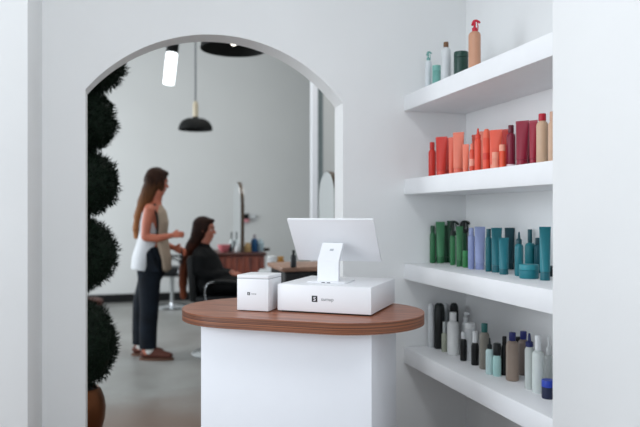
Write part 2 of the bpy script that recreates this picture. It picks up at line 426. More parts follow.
# shelf nearest the ceiling
I(1, 'spray', 428.3, 6.5, 51, 'slim white bottle with a pale teal spray head, furthest left on its shelf', '#D3D8DC', '#6FA6A0', off=.08, ysh=61, group=G1, capw=.5)
I(1, 'jar', 436.5, 8.5, 66, 'short teal jar between the two white bottles nearest the ceiling', '#6FA9A0', '#79B3AA', off=.10, group=G1)
I(1, 'bottle', 446, 9.6, 42.5, 'white bottle with a brown cap beside the dark green jar', '#D0D4D6', '#6E4B2C', off=.09, ysh=48, group=G1, capw=.5)
I(1, 'jar', 461, 14.5, 52.5, 'wide dark green jar on the shelf nearest the ceiling', '#1F4038', '#23463D', off=.12, group=G1)
I(1, 'spray', 474.6, 12.4, 19.5, 'tall peach bottle with a bright red spray head', '#C79478', '#C31F38', off=.11, ysh=32, group=G1, capw=.42)
# red shelf
I(2, 'bottle', 432.2, 7.4, 142.5, 'bright red bottle at the far left end of the red row', '#CE3328', '#C42A24', off=.10, ysh=150, group=G2, capw=.62)
I(2, 'tube', 441.5, 12.1, 137, 'wide bright red squeeze tube beside the leftmost red bottle', '#CF3A30', '#D84437', off=.10, twist=-.38, group=G2)
I(2, 'tube', 447.6, 6.0, 138, 'narrow bright red squeeze tube squeezed behind the wide red one', '#C42F2A', off=.22, twist=-.38, group=G2)
I(2, 'tube', 451.4, 5.9, 137.5, 'narrow salmon squeeze tube left of the widest salmon tube', '#E0664F', off=.10, twist=-.38, group=G2)
I(2, 'tube', 458.5, 11.6, 132.5, 'tall wide salmon squeeze tube, tallest thing in the left half of the red row', '#E27A63', '#DE6A55', off=.11, twist=-.38, group=G2)
I(2, 'tube', 465.8, 6.8, 144.5, 'short salmon squeeze tube right of the tall wide salmon one', '#E5785E', off=.08, twist=-.38, group=G2)
I(2, 'bottle', 472, 5.4, 144, 'small coral bottle left of the pointed coral spray bottle', '#D9543F', '#E5806A', off=.09, ysh=150, group=G2, capw=.6, band=(.3, .6, '#E9A08C'))
I(2, 'nozzle', 478, 7, 128.5, 'coral bottle with a pointed cap in the middle of the red row', '#E2523A', '#DA4632', off=.10, ysh=139, group=G2, capw=.75)
I(2, 'can', 486.6, 7.6, 129, 'coral cylinder spray can with a straight flat cap beside the pointed coral bottle', '#E4553E', '#E86A50', off=.11, ysh=138, group=G2, band=(.35, .55, '#D03A2C'))
I(2, 'tube', 495.8, 13.2, 130, 'wide coral squeeze tube with a pale slanting fold', '#E05A44', '#E58B74', off=.13, twist=-.38, group=G2)
I(2, 'jar', 495.5, 7, 152.5, 'small pale salmon jar in front of the wide coral tube', '#E58F78', '#E99A82', off=.05, group=G2)
I(2, 'jar', 502.3, 6.2, 145, 'orange red jar with a pale lid left of the slim burgundy bottle', '#E4573A', '#EFA088', off=.07, group=G2)
I(2, 'tube', 505.2, 8.4, 129.5, 'bright red squeeze tube half hidden behind the slim burgundy bottle', '#C8352B', off=.25, twist=-.38, group=G2)
I(2, 'bottle', 511, 9, 125.5, 'slim burgundy bottle with a burgundy cap and a small white mark', '#7B1630', '#5E1026', off=.10, ysh=133.5, group=G2, capw=.6, band=(.06, .12, '#D8C3C9'))
I(2, 'tube', 522.3, 13.8, 121, 'wide burgundy squeeze tube right of the slim burgundy bottle', '#8A1731', off=.11, twist=-.38, group=G2)
I(2, 'tube', 529.2, 6.6, 123.5, 'narrow dark burgundy squeeze tube behind the wide burgundy tube', '#5F0F26', off=.17, twist=-.38, group=G2)
I(2, 'tube', 533.4, 8.8, 120.5, 'crimson squeeze tube leaning against the beige bottle with the red cap', '#961A32', off=.11, twist=-.38, group=G2)
I(2, 'bottle', 542.3, 12.2, 114, 'beige bottle with a bright red cap at the right of the red row', '#C9A98D', '#B5172F', off=.11, ysh=121.5, group=G2, capw=.6)
I(2, 'bottle', 552.5, 9, 112, 'beige bottle cut off by the white pier at the right end of the red row', '#CBA88E', '#C79E86', off=.09, ysh=122, group=G2, capw=.6)
I(2, 'tube', 475, 6.6, 135, 'coral squeeze tube at the back, left of the pointed coral bottle', '#DC5C48', off=.22, twist=-.38, group=G2)
I(2, 'tube', 482.6, 7.7, 131.5, 'salmon squeeze tube at the back between the pointed coral bottle and the coral can', '#E27C66', off=.22, twist=-.38, group=G2)
I(2, 'tube', 490.8, 7.7, 131, 'deep red squeeze tube at the back, right of the coral can', '#CC3F32', off=.24, twist=-.38, group=G2)
# green and teal shelf
I(3, 'tube', 450.8, 7.0, 221, 'tall very dark green squeeze tube at the back, left of the first black spray head', '#214C34', yb=261, twist=.2, group=G3)
I(3, 'bottle', 432.6, 5.6, 226, 'dark green bottle at the far left end of the green row', '#2E6A44', '#1F4E33', yb=263, ysh=233, group=G3, capw=.7)
I(3, 'tube', 440.3, 9, 222, 'wide mid green squeeze tube beside the leftmost green bottle', '#43825A', '#2F6B45', yb=263, twist=.2, group=G3)
I(3, 'tube', 445.6, 4.6, 225.5, 'very dark green squeeze tube between the two lighter green tubes', '#1D4630', yb=262, twist=.3, group=G3)
I(3, 'spray', 452.8, 5.6, 220, 'slim green bottle with a black curved spray head', '#357A4C', '#14261D', yb=265.5, ysh=236, group=G3, capw=1.0)
I(3, 'tube', 459.5, 7, 226.5, 'mid green squeeze tube between the two black spray heads', '#437F55', '#2C6B42', yb=267, twist=.25, group=G3)
I(3, 'spray', 463.6, 6.6, 220.5, 'dark green bottle with a black spray head behind the small green jar', '#1F5236', '#141C19', yb=262, ysh=233, group=G3, capw=.95)
I(3, 'jar', 465.5, 6, 251, 'small bright green jar beside the lavender bottle', '#2F7E45', '#3B8A52', yb=268, group=G3)
I(3, 'bottle', 471.3, 6.6, 228, 'lavender bottle right of the green jar', '#94A0CC', '#9EAAD4', yb=269.5, ysh=235, group=G3, capw=.7)
I(3, 'tube', 479.9, 10.6, 227, 'wide lavender squeeze tube', '#9DA9D4', '#929ECB', yb=270, twist=.15, group=G3)
I(3, 'bottle', 488.6, 6.4, 229, 'slim teal bottle right of the lavender tube', '#1D6670', '#175560', yb=272, ysh=237, group=G3, capw=.7)
I(3, 'tube', 496.6, 11, 228, 'tall teal squeeze tube behind the shorter teal tube', '#22707B', '#1A5E69', yb=273, twist=.35, group=G3)
I(3, 'tube', 503.8, 10.4, 238, 'shorter teal squeeze tube standing in front of the tall teal one', '#277783', '#1C616C', yb=275, twist=.3, group=G3)
I(3, 'tube', 509.6, 9.5, 228, 'near black teal squeeze tube behind the shorter teal tube', '#0F3E48', yb=268, twist=.1, group=G3)
I(3, 'nozzle', 519, 8.8, 232, 'teal bottle with a thin pointed dark nozzle', '#1F6F7A', '#124650', yb=276.5, ysh=244, group=G3, capw=.6)
I(3, 'bottle', 530, 10.4, 229.5, 'teal bottle with a narrow dark top behind the wide teal jar', '#22808A', '#15505A', yb=272, ysh=243, group=G3, capw=.42)
I(3, 'bottle', 537.4, 6.5, 238, 'slim dark teal bottle behind the big teal tube at the right end', '#155764', '#0F424D', yb=270, ysh=245, group=G3, capw=.6)
I(3, 'jar', 529, 20, 264.5, 'low wide teal jar in front of two teal bottles', '#1C7480', '#2E8893', yb=279.5, group=G3)
I(3, 'tube', 545, 11.6, 227, 'big teal squeeze tube at the right end of the green and teal row', '#227883', '#1B626D', yb=281, twist=.2, group=G3)
I(3, 'jar', 553, 8, 266, 'near black jar behind the big teal tube, at the white pier', '#14262A', '#1A3034', yb=277, group=G3)
# shelf nearest the floor
I(4, 'can', 431.2, 7, 303.5, 'silver spray can at the far left end of its shelf, next to the counter', '#D0D3D5', '#D8DADC', yb=348, ysh=309, group=G4)
I(4, 'can', 439.3, 10.5, 303, 'wide black spray can with a dome cap, in front of the other cans', '#0C1112', '#1A2020', yb=349.5, ysh=309, group=G4)
I(4, 'can', 446.2, 5.4, 304, 'silver spray can between the two black spray cans', '#B4B9BC', '#C6CACC', yb=346, ysh=309, group=G4)
I(4, 'can', 454.0, 9.0, 303, 'black spray can standing behind the big white bottle', '#0B0F12', '#12171A', yb=347, ysh=310, group=G4)
I(4, 'bottle', 444.4, 5.8, 322, 'small sage beige bottle with a white cap in front of the black spray can', '#A9AD9C', '#C4CAC8', yb=352.5, ysh=333, group=G4, capw=.55)
I(4, 'bottle', 453, 11.8, 312.5, 'big white bottle with a white cap, left part of its shelf', '#E8E9E8', '#EFF0F0', yb=356, ysh=321, group=G4, capw=.55)
I(4, 'pump', 465.6, 7, 312.5, 'white pump bottle standing at the back behind the small black bottles', '#E0E3E4', '#ECEEEF', yb=355, ysh=322, group=G4, capw=.6)
I(4, 'jar', 470, 10, 323, 'tall white bottle with a wide white lid between the small black bottles', '#E2E5E6', '#F0F2F2', yb=361, group=G4, name='bottle', cat='bottle')
I(4, 'bottle', 463.4, 6.8, 332, 'small black bottle with a grey white cap, the left of two alike', '#0C0D0E', '#E2E4E6', yb=361.5, ysh=339, group=G4, capw=.6)
I(4, 'bottle', 475, 7.8, 331.5, 'small black bottle with a tall white cap beside the taupe bottle with the teal cap', '#0C0D0E', '#EDEFF0', yb=366, ysh=343, group=G4, capw=.6)
I(4, 'bottle', 484.4, 10.4, 323.5, 'taupe bottle with a teal cap', '#8E8A80', '#2E6E6B', yb=370, ysh=332.5, group=G4, capw=.58)
I(4, 'nozzle', 489.6, 8, 338, 'pale mint bottle with a black pointed top', '#C4DEDD', '#17201F', yb=375, ysh=349, group=G4, capw=.55)
I(4, 'bottle', 497, 8.6, 343.5, 'short mint bottle with a wide black cap', '#B2DBD7', '#161B1C', yb=377, ysh=355.5, group=G4, capw=.85)
I(4, 'bottle', 504.4, 6.8, 336.5, 'slim black bottle left of the large taupe bottle', '#0A0D0E', '#08090A', yb=376, ysh=345, group=G4, capw=.6)
I(4, 'bottle', 512.4, 13.2, 332.5, 'large taupe brown bottle with a navy cap, in front of its twin', '#968578', '#1B2263', yb=382, ysh=341, group=G4, capw=.5)
I(4, 'bottle', 518.3, 7, 337, 'black bottle hidden between the two taupe bottles with navy caps', '#0B0D0E', '#08090A', yb=372, ysh=344, group=G4, capw=.7)
I(4, 'bottle', 523.4, 10.6, 331.5, 'taupe brown bottle with a navy cap, behind the larger one', '#877A73', '#1C2570', yb=376, ysh=339.5, group=G4, capw=.6)
I(4, 'nozzle', 529.4, 9.4, 333.5, 'pale grey slim bottle with a navy mist spray top', '#C2C8C5', '#1B255C', yb=390, ysh=347, group=G4, capw=.75)
I(4, 'bottle', 538, 12.2, 335.5, 'frosted white bottle with a white cap beside the navy jar', '#D3DAD7', '#E6E9EA', yb=394, ysh=350.5, group=G4, capw=.5)
I(4, 'nozzle', 548.6, 9.5, 336, 'frosted white bottle with a pointed nozzle at the right end of its shelf', '#CBD0CE', '#DFE2E2', yb=384, ysh=355, group=G4, capw=.5)
I(4, 'jar', 548, 13, 380, 'navy jar with a bright blue lid, nearest the white pier', '#1A2340', '#2741A8', yb=400, group=G4)

# ------------------------------------------------------------ topiary
tp = thing('topiary_tree', 'dark green clipped ball topiary in a bronze pot behind the arch\'s left side', 'potted tree', (-.274, 4.085, 0))
M_leaf = mat('dark_needle_leaf', '#101D13', .65, var=.5, scale=40, spec=.15)
M_pot = mat('bronze_pot', '#6A4026', .35, metal=.85, var=.12, scale=6)
latheo('pot', [(.095, 0), (.11, .01), (.132, .10), (.138, .17), (.130, .22), (.112, .27), (.098, .285), (.092, .28), (.10, .262), (0, .258)], M_pot, tp, 36)
latheo('soil', [(.097, .260), (.09, .266), (0, .27)], mat('potting_soil', '#2A2019', .95, bump=.6), tp)
bm = bmesh.new(); pth = smooth_path([(0, 0, .26), (.006, .0, .9), (-.006, .004, 1.5), (.0, 0, 2.3)], 6); loft(bm, pth, [.013]*len(pth), seg=8)
mesh_obj('trunk', bm, mat('trunk_bark', '#3A2D22', .9, bump=.5), tp, smooth=True)
def foliage(cx, cz, rx, rz, n, seed):
    rnd = random.Random(seed); bm = bmesh.new()
    q = bmesh.ops.create_icosphere(bm, subdivisions=4, radius=1)
    for v in q['verts']:
        d = 1+.10*noise.noise(v.co*3+Vector((seed, 0, 0)))
        v.co = Vector((cx+v.co.x*rx*.86*d, v.co.y*rx*.86*d, cz+v.co.z*rz*.86*d))
    for k in range(n):
        z = rnd.uniform(-1, 1); a = rnd.uniform(0, 2*PI); s = math.sqrt(1-z*z)
        nrm = Vector((s*math.cos(a), s*math.sin(a), z)); lump = 1+.10*noise.noise(nrm*3+Vector((seed, 0, 0)))
        rad = rnd.uniform(.76, .9)*lump
        p0 = Vector((cx+nrm.x*rx*rad, nrm.y*rx*rad, cz+nrm.z*rz*rad))
        d = (nrm+Vector((rnd.gauss(0, .45), rnd.gauss(0, .45), rnd.gauss(.15, .4)))).normalized()
        sd = d.cross(Vector((rnd.gauss(0, 1), rnd.gauss(0, 1), rnd.gauss(0, 1)))).normalized()
        L = rnd.uniform(.022, .045); wd = rnd.uniform(.0022, .0042)
        up = d.cross(sd)*wd*.5
        v = [bm.verts.new(p) for p in (p0, p0+d*L*.45+sd*wd+up, p0+d*L, p0+d*L*.45-sd*wd+up)]
        bm.faces.new((v[0], v[1], v[2])); bm.faces.new((v[0], v[2], v[3]))
    me = bpy.data.meshes.new('foliage'); bm.to_mesh(me); bm.free(); me.materials.append(M_leaf)
    o = bpy.data.objects.new('foliage', me); COL.objects.link(o); o.parent = tp
for k, (cx, cz, rx, rz) in enumerate([(.03, 2.17, .235, .185), (.005, 1.84, .205, .205), (.01, 1.48, .218, .215), (.0, 1.065, .216, .235), (0, .54, .218, .285)]):
    foliage(cx, cz, rx, rz, 4200, k+3)

# ------------------------------------------------------------ salon lamps
def dome_lamp(loc, rad, label, bulb):
    t = thing('pendant_lamp', label, 'lamp', loc, 0, 'black dome pendant lamps')
    k = rad/.17
    prof = [(rad, 0), (rad*1.0, .008*k), (rad*.96, .04*k), (rad*.80, .085*k), (rad*.55, .108*k), (rad*.17, .115*k), (rad*.17, .13*k),
            (rad*.14, .13*k), (rad*.14, .108*k), (rad*.52, .100*k), (rad*.77, .078*k), (rad*.93, .036*k), (rad*.975, .0, )]
    bm = bmesh.new(); seg = 40; rings = []
    for r_, z_ in prof: rings.append([bm.verts.new((r_*math.cos(2*PI*j/seg), r_*math.sin(2*PI*j/seg), z_)) for j in range(seg)])
    for p_, q_ in zip(rings, rings[1:]+rings[:1]):
        for j in range(seg): bm.faces.new((p_[j], q_[j], q_[(j+1) % seg], p_[(j+1) % seg]))
    sharp(mesh_obj('lamp_shade', bm, M_blackm, t), 50)
    latheo('lamp_neck', [(rad*.16, .11*k), (rad*.16, .25*k), (rad*.12, .28*k), (.004, .29*k)], mat('pale_brass_neck', '#B9AE98', .4, metal=.3), t)
    bm = bmesh.new(); ball(bm, (0, 0, .05*k), (.024*k, .024*k, .03*k)); mesh_obj('bulb', bm, bulb, t, smooth=True)
    L = 4.7-loc[2]; latheo('cord', [(.009, .25*k), (.009, L-.02)], M_grey, t, 8)
    latheo('ceiling_rose', [(.05, L-.025), (.05, L)], M_blackm, t)
M_bulb_on = mat('lit_bulb', '#FFF8EA', .4, emit=6.)
M_bulb_off = mat('bulb_glass_off', '#B8B4A8', .2)
p = at((195.5-320)/660*7.2, 7.2, 2.215); dome_lamp(p, .185, 'small black dome pendant lamp on a long cord, hanging above the seated client', M_bulb_off)
p = at((234-320)/660*5.2, 5.2, 2.595); dome_lamp(p, .262, 'large black dome pendant lamp with a lit bulb, partly hidden by the arch crown', M_bulb_on)
p = at((168.6-320)/660*6.0, 6.0, 2.475)
t = thing('tube_pendant', 'glowing white cylinder pendant lamp with a black cap, hanging left in the arch', 'lamp', p)
t.rotation_euler = (R(2), R(6), 0)
latheo('diffuser', [(.044, 0), (.050, .006), (.050, .285), (.044, .29)], mat('lit_opal_glass', '#F4FBFF', .3, emit=3.2), t)
latheo('cap', [(.052, .29), (.054, .292), (.054, .395), (.045, .40), (.006, .41), (.006, .6)], M_blackm, t)
tubeo('cord', [(0, 0, .55), (-.02, 0, .9), (-.18, -.06, 2.215)], .005, M_black, t)

# ------------------------------------------------------------ salon stations, mirrors, things on them
W_red = wood('red_mahogany', '#5C2314', '#A04D33', (9, 9, 1), .4, 3)
W_tan = wood('tan_oak', '#80604E', '#B58E78', (2, 9, 9), .45, 4)
W_bronze = mat('bronze_mirror_frame', '#4E3F30', .45, metal=.2)
M_mirror = mat('mirror_glass', '#E6EAEC', .02, metal=1., var=.0)
def station(name, label, loc, rz, wx, dy, h, mb, mt, over=.02):
    t = thing(name, label, 'table', loc, rz)
    boxo('cabinet', (-wx/2, wx/2, 0, dy, .08, h-.035), mb, t, bev=.003)
    boxo('plinth', (-wx/2+.03, wx/2-.03, .03, dy-.03, 0, .08), M_black, t)
    bm = bmesh.new(); box(bm, -wx/2-over, wx/2+over, -over, dy+over, h-.035, h, bev=.012); sharp(mesh_obj('table_top', bm, mt, t))
    n = 7
    for k in range(n):
        x = -wx/2+wx*(k+.5)/n; boxo('front_panel', (x-wx/n*.44, x+wx/n*.44, -.008, .001, .1, h-.05), mb, t, bev=.002)
    return t
W_dark = wood('dark_rim_wood', '#3A1B14', '#5D3026', (2, 9, 9), .4, 4)
station('styling_station', 'red brown wooden styling station behind the seated client', (1.105, 6.78, 0), 0, .49, .72, .897, W_red, W_dark)
def arch_mirror(label, loc, width, height, rz):
    """frame stands in the local YZ plane, glass on both faces"""
    t = thing('arched_mirror', label, 'mirror', loc, rz, 'tall arched station mirrors')
    out = []; n = 22; r_ = width/2
    pts = [(-r_, 0)]+[(r_*math.cos(PI-PI*k/n), height-r_*.9+r_*.9*math.sin(PI*k/n)) for k in range(n+1)]+[(r_, 0)]
    bm = bmesh.new(); m_ = len(pts)
    def ring(P, x): return [bm.verts.new((x, y, z)) for y, z in P]
    a, b_ = ring(pts, -.017), ring(pts, .017); bm.faces.new(a); bm.faces.new(b_)
    for i in range(m_):
        j = (i+1) % m_; bm.faces.new((a[i], a[j], b_[j], b_[i]))
    f_ = mesh_obj('frame', bm, W_bronze, t)
    for sx in (-1, 1):
        bm = bmesh.new(); P = [(y*.985, z if z < .1 else z-.004) for y, z in pts]; v1, v2 = ring(P, sx*.0172), ring(P, sx*.020); bm.faces.new(v1); bm.faces.new(v2)
        for i in range(m_): bm.faces.new((v1[i], v1[(i+1) % m_], v2[(i+1) % m_], v2[i]))
        mesh_obj('mirror_glass', bm, M_mirror, t)
    return t
arch_mirror('tall arched mirror seen nearly edge on, standing on the red brown styling station', (1.127, 7.10, .8975), .52, .745, 0)
s2 = station('styling_station', 'tan topped styling station with black cabinet, behind the monitor', (1.40, 4.55, 0), 0, .70, .46, .925, M_black, W_tan, .03)
arch_mirror('arched mirror standing between the white post and the right side of the arch', (1.445, 4.78, .9255), .40, .695, 0)

def small(kind, name, label, cat, px, zc, z, wr, h, col, cap=None, hs=None, capw=.5, group='things on the red brown styling station'):
    p = at((px-320)/FPX*zc, zc, z); t = thing(name, label, cat, p, 0, group); r = wr
    mb = gloss(col); mc = gloss(cap or col); hs = hs or h*.75
    if kind == 'bottle':
        latheo('body', [(r*.95, 0), (r, .003), (r, hs-.015), (r*.7, hs-.004), (r*capw, hs)], mb, t, 16)
        latheo('cap', [(r*capw, hs), (r*capw, h-.003), (r*capw*.8, h)], mc, t, 14)
    elif kind == 'bowl':
        latheo('body', [(r*.5, 0), (r*.8, h*.3), (r, h), (r*.93, h), (r*.7, h*.35), (0, h*.15)], mb, t, 20)
    return t
T1 = .8975
small('bowl', 'bowl', 'shallow pink bowl at the left end of the red brown station', 'bowl', 224, 6.98, T1, .07, .075, '#C9737A')
small('bottle', 'bottle', 'small black bottle right of the pink bowl on the red brown station', 'bottle', 230.5, 6.98, T1, .022, .085, '#22262A', '#16181A')
small('bottle', 'bottle', 'pale bottle with a dark top, standing tall left of the edge on mirror', 'bottle', 231.5, 7.3, T1, .022, .20, '#B9C0BF', '#3C4443', .12, .4)
small('bottle', 'bottle', 'short white bottle close to the left face of the arched mirror', 'bottle', 237.2, 6.95, T1, .026, .085, '#D5D8D8', '#C4C8C8')
small('bottle', 'jar', 'pale yellow jar right of the foot of the edge on mirror', 'jar', 248, 7.0, T1, .04, .095, '#C9A873', '#BFA378', .08, .8)
small('bottle', 'spray_bottle', 'blue bottle with a pale top on the red brown station', 'bottle', 254.5, 7.0, T1, .036, .185, '#1E4F7A', '#A9A2A6', .14, .45)
small('bottle', 'bottle', 'pale translucent bottle right of the blue bottle', 'bottle', 260.5, 7.06, T1, .036, .13, '#A9C0C8', '#B4C6CC', .11, .6)
small('bowl', 'bowl', 'small dark brown bowl on the right end of the red brown station', 'bowl', 266.2, 7.15, T1, .045, .03, '#33231F')
T2 = .9255
# things between the stations: a white towel roll trolley seen low, with jars on it
tr = thing('trolley', 'low white metal trolley standing between the two styling stations', 'trolley', at(-.40, 5.75), -PSI, None)
M_pw = mat('white_painted_metal', '#C9CDCF', .4)
for zz in (.10, .45, .78): boxo('tray', (-.13, .13, -.14, .14, zz, zz+.03), M_pw, tr, bev=.004)
for xx in (-.12, .12):
    for yy in (-.13, .13): latheo('post', [(.009, .03), (.009, .80)], M_chrome, tr, 10, Matrix.Translation((xx, yy, 0)))
for xx in (-.12, .12):
    for yy in (-.13, .13): latheo('caster', [(.012, 0), (.02, .008), (.02, .03), (.012, .038)], M_black, tr, 12, Matrix.Translation((xx, yy, 0)))
small('bottle', 'jar', 'white jar on the low trolley, just right of the red brown station', 'jar', 271.5, 5.72, .81, .042, .125, '#D8DADB', '#E2E4E5', .10, .9, 'jars on the low white trolley')
small('bottle', 'jar', 'amber yellow jar on the low trolley, beside the white jar', 'jar', 280.5, 5.74, .81, .032, .12, '#B5803A', '#B98A4A', .10, .9, 'jars on the low white trolley')
small('bottle', 'bottle', 'small black bottle just left of the monitor, on the tan topped station', 'bottle', 293.5, 4.62, T2, .022, .12, '#1B1E22', '#131517', .09, .5, None)

# wall mounted dispenser with pink tag on the salon back wall
p = at((250.5-320)/660*9.72, 9.72)
dsp = thing('wall_dispenser', 'small black box with a pink underside fixed to the salon back wall', 'dispenser', (p.x, 10.10, 1.19))
boxo('body', (-.05, .05, -.06, 0, .03, .11), M_black, dsp, bev=.006); boxo('pink_tray', (-.055, .055, -.065, 0, -.02, .03), gloss('#C98A90'), dsp, bev=.006)
boxo('side_label', (.05, .17, -.03, 0, .03, .10), M_pw, dsp, bev=.003)
# low leather bench far left behind the topiary
bn = thing('leather_pouf', 'brown leather pouf on the floor by the salon back wall, half hidden by the topiary', 'pouf', (-.50, 9.5, 0))
latheo('cushion', [(.13, .03), (.15, .05), (.155, .09), (.145, .13), (.10, .15), (0, .155)], mat('brown_leather', '#55332B', .5), bn)
latheo('base', [(.13, 0), (.15, .03)], M_black, bn)

# ------------------------------------------------------------ salon chairs
M_vinyl = mat('black_vinyl', '#080B0D', .5, var=.1, bump=.05, spec=.25)
def salon_chair(label, loc, rz, seat_h=.50):
    t = thing('salon_chair', label, 'chair', loc, rz, 'black salon chairs')
    latheo('base_disc', [(.29, 0), (.295, .006), (.28, .016), (.10, .028), (.04, .04), (.035, .06)], M_chrome, t, 40)
    latheo('column', [(.028, .05), (.028, seat_h-.10), (.05, seat_h-.07), (.05, seat_h-.05)], M_chrome, t)
    boxo('seat', (-.23, .25, -.24, .24, seat_h-.06, seat_h+.06), M_vinyl, t, bev=.03)
    bk = boxo('backrest', (-.04, .035, -.23, .23, -.02, .40), M_vinyl, t, bev=.03); bk.location = (-.24, 0, seat_h+.02); bk.rotation_euler = (0, R(-4), 0)
    for s in (-1, 1):
        bm = bmesh.new(); P = smooth_path([(-.14, s*.265, seat_h+.15), (-.04, s*.268, seat_h+.195), (.14, s*.268, seat_h+.185), (.215, s*.268, seat_h+.155), (.22, s*.265, seat_h+.08), (.18, s*.262, seat_h-.03)], 5)
        loft(bm, P, [(.024, .016)]*len(P), hint=(0, 0, 1), seg=10); ar = sharp(mesh_obj('armrest', bm, M_vinyl, t), 60)
        tubeo('chrome_trim', [(-.05, s*.290, seat_h+.192), (-.105, s*.290, seat_h+.175), (-.13, s*.288, seat_h+.12), (-.125, s*.285, seat_h+.05), (-.105, s*.28, seat_h-.02)], .006, M_chrome, ar)
    tubeo('footrest', [(.2, -.14, seat_h-.05), (.34, -.14, .20), (.40, -.12, .16), (.40, .12, .16), (.34, .14, .20), (.2, .14, seat_h-.05)], .012, M_chrome, t, sm=4)
    return t
chp = at(-.905, 6.17)
salon_chair('black salon chair in which the long haired client sits', chp, -PSI+R(2), .50)
farp = at((172-320)/660*9.2, 9.2)
salon_chair('empty black salon chair far back, seen between the stylist and the client', farp, R(170), .50)

# ------------------------------------------------------------ people
M_skin = mat('skin_light', '#B0634A', .5, var=.06, scale=9)
M_skin2 = mat('skin_fair', '#A96651', .5, var=.06, scale=9)
def hand(bm, wrist, d, palm_n, side, curl=.5, k=1.):
    """palm and five fingers; d = direction of the fingers, palm_n = way the palm faces, side = direction of the thumb"""
    w_ = Vector(wrist); d = Vector(d).normalized(); pn_ = Vector(palm_n).normalized(); s = Vector(side).normalized()
    loft(bm, [w_-d*.015*k, w_+d*.03*k, w_+d*.075*k], [(.024*k, .016*k), (.036*k, .015*k), (.039*k, .013*k)], hint=pn_, seg=12)
    for i, (o_, L) in enumerate([(.028, .068), (.0095, .076), (-.0095, .070), (-.027, .055)]):
        p0 = w_+d*.070*k+s*o_*k; P = [p0]; ang = 0
        for seg_, f in ((0, .45), (1, .32), (2, .25)):
            ang += curl*(.5+.35*seg_); dd = d*math.cos(ang)+pn_*math.sin(ang); P.append(P[-1]+dd*L*f*k)
        loft(bm, P, [.0088*k, .0085*k, .0078*k, .0065*k], hint=s, seg=8)
    p0 = w_+d*.018*k+s*.026*k
    loft(bm, [p0, p0+(d*.6+s*.75+pn_*.15).normalized()*.032*k, p0+(d*.85+s*.75+pn_*.4).normalized()*.06*k], [.0125*k, .0105*k, .008*k], hint=pn_, seg=8)
def head(bm, c, yaw, k=1., pitch=0.):
    """face looks along local +x turned by yaw"""
    c = Vector(c); Rm = Matrix.Rotation(yaw, 3, 'Z') @ Matrix.Rotation(pitch, 3, 'Y')
    def P(x, y, z): return c+Rm @ Vector((x*k, y*k, z*k))
    def b_(x, y, z, rx, ry, rz):
        q = bmesh.ops.create_uvsphere(bm, u_segments=18, v_segments=12, radius=1)
        for v in q['verts']: v.co = c+Rm @ Vector(((x+v.co.x*rx)*k, (y+v.co.y*ry)*k, (z+v.co.z*rz)*k))
    b_(-.008, 0, .035, .094, .074, .082)            # skull
    b_(.030, 0, -.025, .058, .056, .082)            # face
    b_(.060, 0, -.085, .024, .026, .020)            # chin
    b_(.075, 0, .022, .018, .045, .012)             # brow
    loft(bm, [P(.080, 0, .012), P(.098, 0, -.014), P(.105, 0, -.026)], [(.009*k, .009*k), (.011*k, .012*k), (.014*k, .011*k)], hint=Rm @ Vector((1, 0, 0)), seg=8)
    b_(.084, 0, -.050, .012, .022, .006); b_(.082, 0, -.061, .011, .019, .006)      # lips
    for s in (-1, 1):
        b_(.048, s*.038, -.024, .026, .018, .024)   # cheeks
        b_(-.008, s*.074, -.008, .018, .008, .030)  # ears
    return P, Rm
def eyes_mouth(P, Rm, t, k=1.):
    M_eye = gloss('#B9A79C'); M_iris = gloss('#2A1C14'); M_lip = gloss('#8E4A44')
    for s in (-1, 1):
        bm = bmesh.new(); p = P(.070, s*.031, .006); ball(bm, p, .0105*k); e = mesh_obj('eye', bm, M_eye, t, smooth=True)
        bm = bmesh.new(); p = P(.0785, s*.032, .006); ball(bm, p, .0052*k, 10); mesh_obj('iris', bm, M_iris, e, smooth=True)
        bm = bmesh.new(); loft(bm, [P(.088, s*.012, .026), P(.086, s*.03, .033), P(.072, s*.052, .026)], [.0035*k]*3, hint=(0, 0, 1), seg=6); mesh_obj('eyebrow', bm, M_iris, t, smooth=True)
def hair_mat(name, c_top, c_end, z0, z1):
    m = bpy.data.materials.new(name); m.use_nodes = True; nt = m.node_tree; b = nt.nodes['Principled BSDF']
    tc = nt.nodes.new('ShaderNodeTexCoord'); sp = nt.nodes.new('ShaderNodeSeparateXYZ'); mr = nt.nodes.new('ShaderNodeMapRange')
    mr.inputs['From Min'].default_value = z0; mr.inputs['From Max'].default_value = z1
    mp = nt.nodes.new('ShaderNodeMapping'); mp.inputs['Scale'].default_value = (60, 60, 3)
    n = nt.nodes.new('ShaderNodeTexNoise'); n.inputs['Scale'].default_value = 2; ad = nt.nodes.new('ShaderNodeMath'); ad.operation = 'MULTIPLY_ADD'; ad.inputs[1].default_value = .5
    sb = nt.nodes.new('ShaderNodeMath'); sb.operation = 'SUBTRACT'; sb.inputs[1].default_value = .25
    rp = nt.nodes.new('ShaderNodeValToRGB'); rp.color_ramp.elements[0].color = (*lin(c_end), 1); rp.color_ramp.elements[1].color = (*lin(c_top), 1)
    L = nt.links.new; L(tc.outputs['Object'], sp.inputs[0]); L(sp.outputs['Z'], mr.inputs['Value']); L(tc.outputs['Object'], mp.inputs[0]); L(mp.outputs[0], n.inputs['Vector'])
    L(n.outputs['Fac'], ad.inputs[0]); L(mr.outputs['Result'], ad.inputs[2]); L(ad.outputs[0], sb.inputs[0]); L(sb.outputs[0], rp.inputs['Fac']); L(rp.outputs['Color'], b.inputs['Base Color'])
    bp = nt.nodes.new('ShaderNodeBump'); bp.inputs['Strength'].default_value = .5; bp.inputs['Distance'].default_value = .01; L(n.outputs['Fac'], bp.inputs['Height']); L(bp.outputs['Normal'], b.inputs['Normal'])
    b.inputs['Roughness'].default_value = .55; b.inputs['Specular IOR Level'].default_value = .12; return m

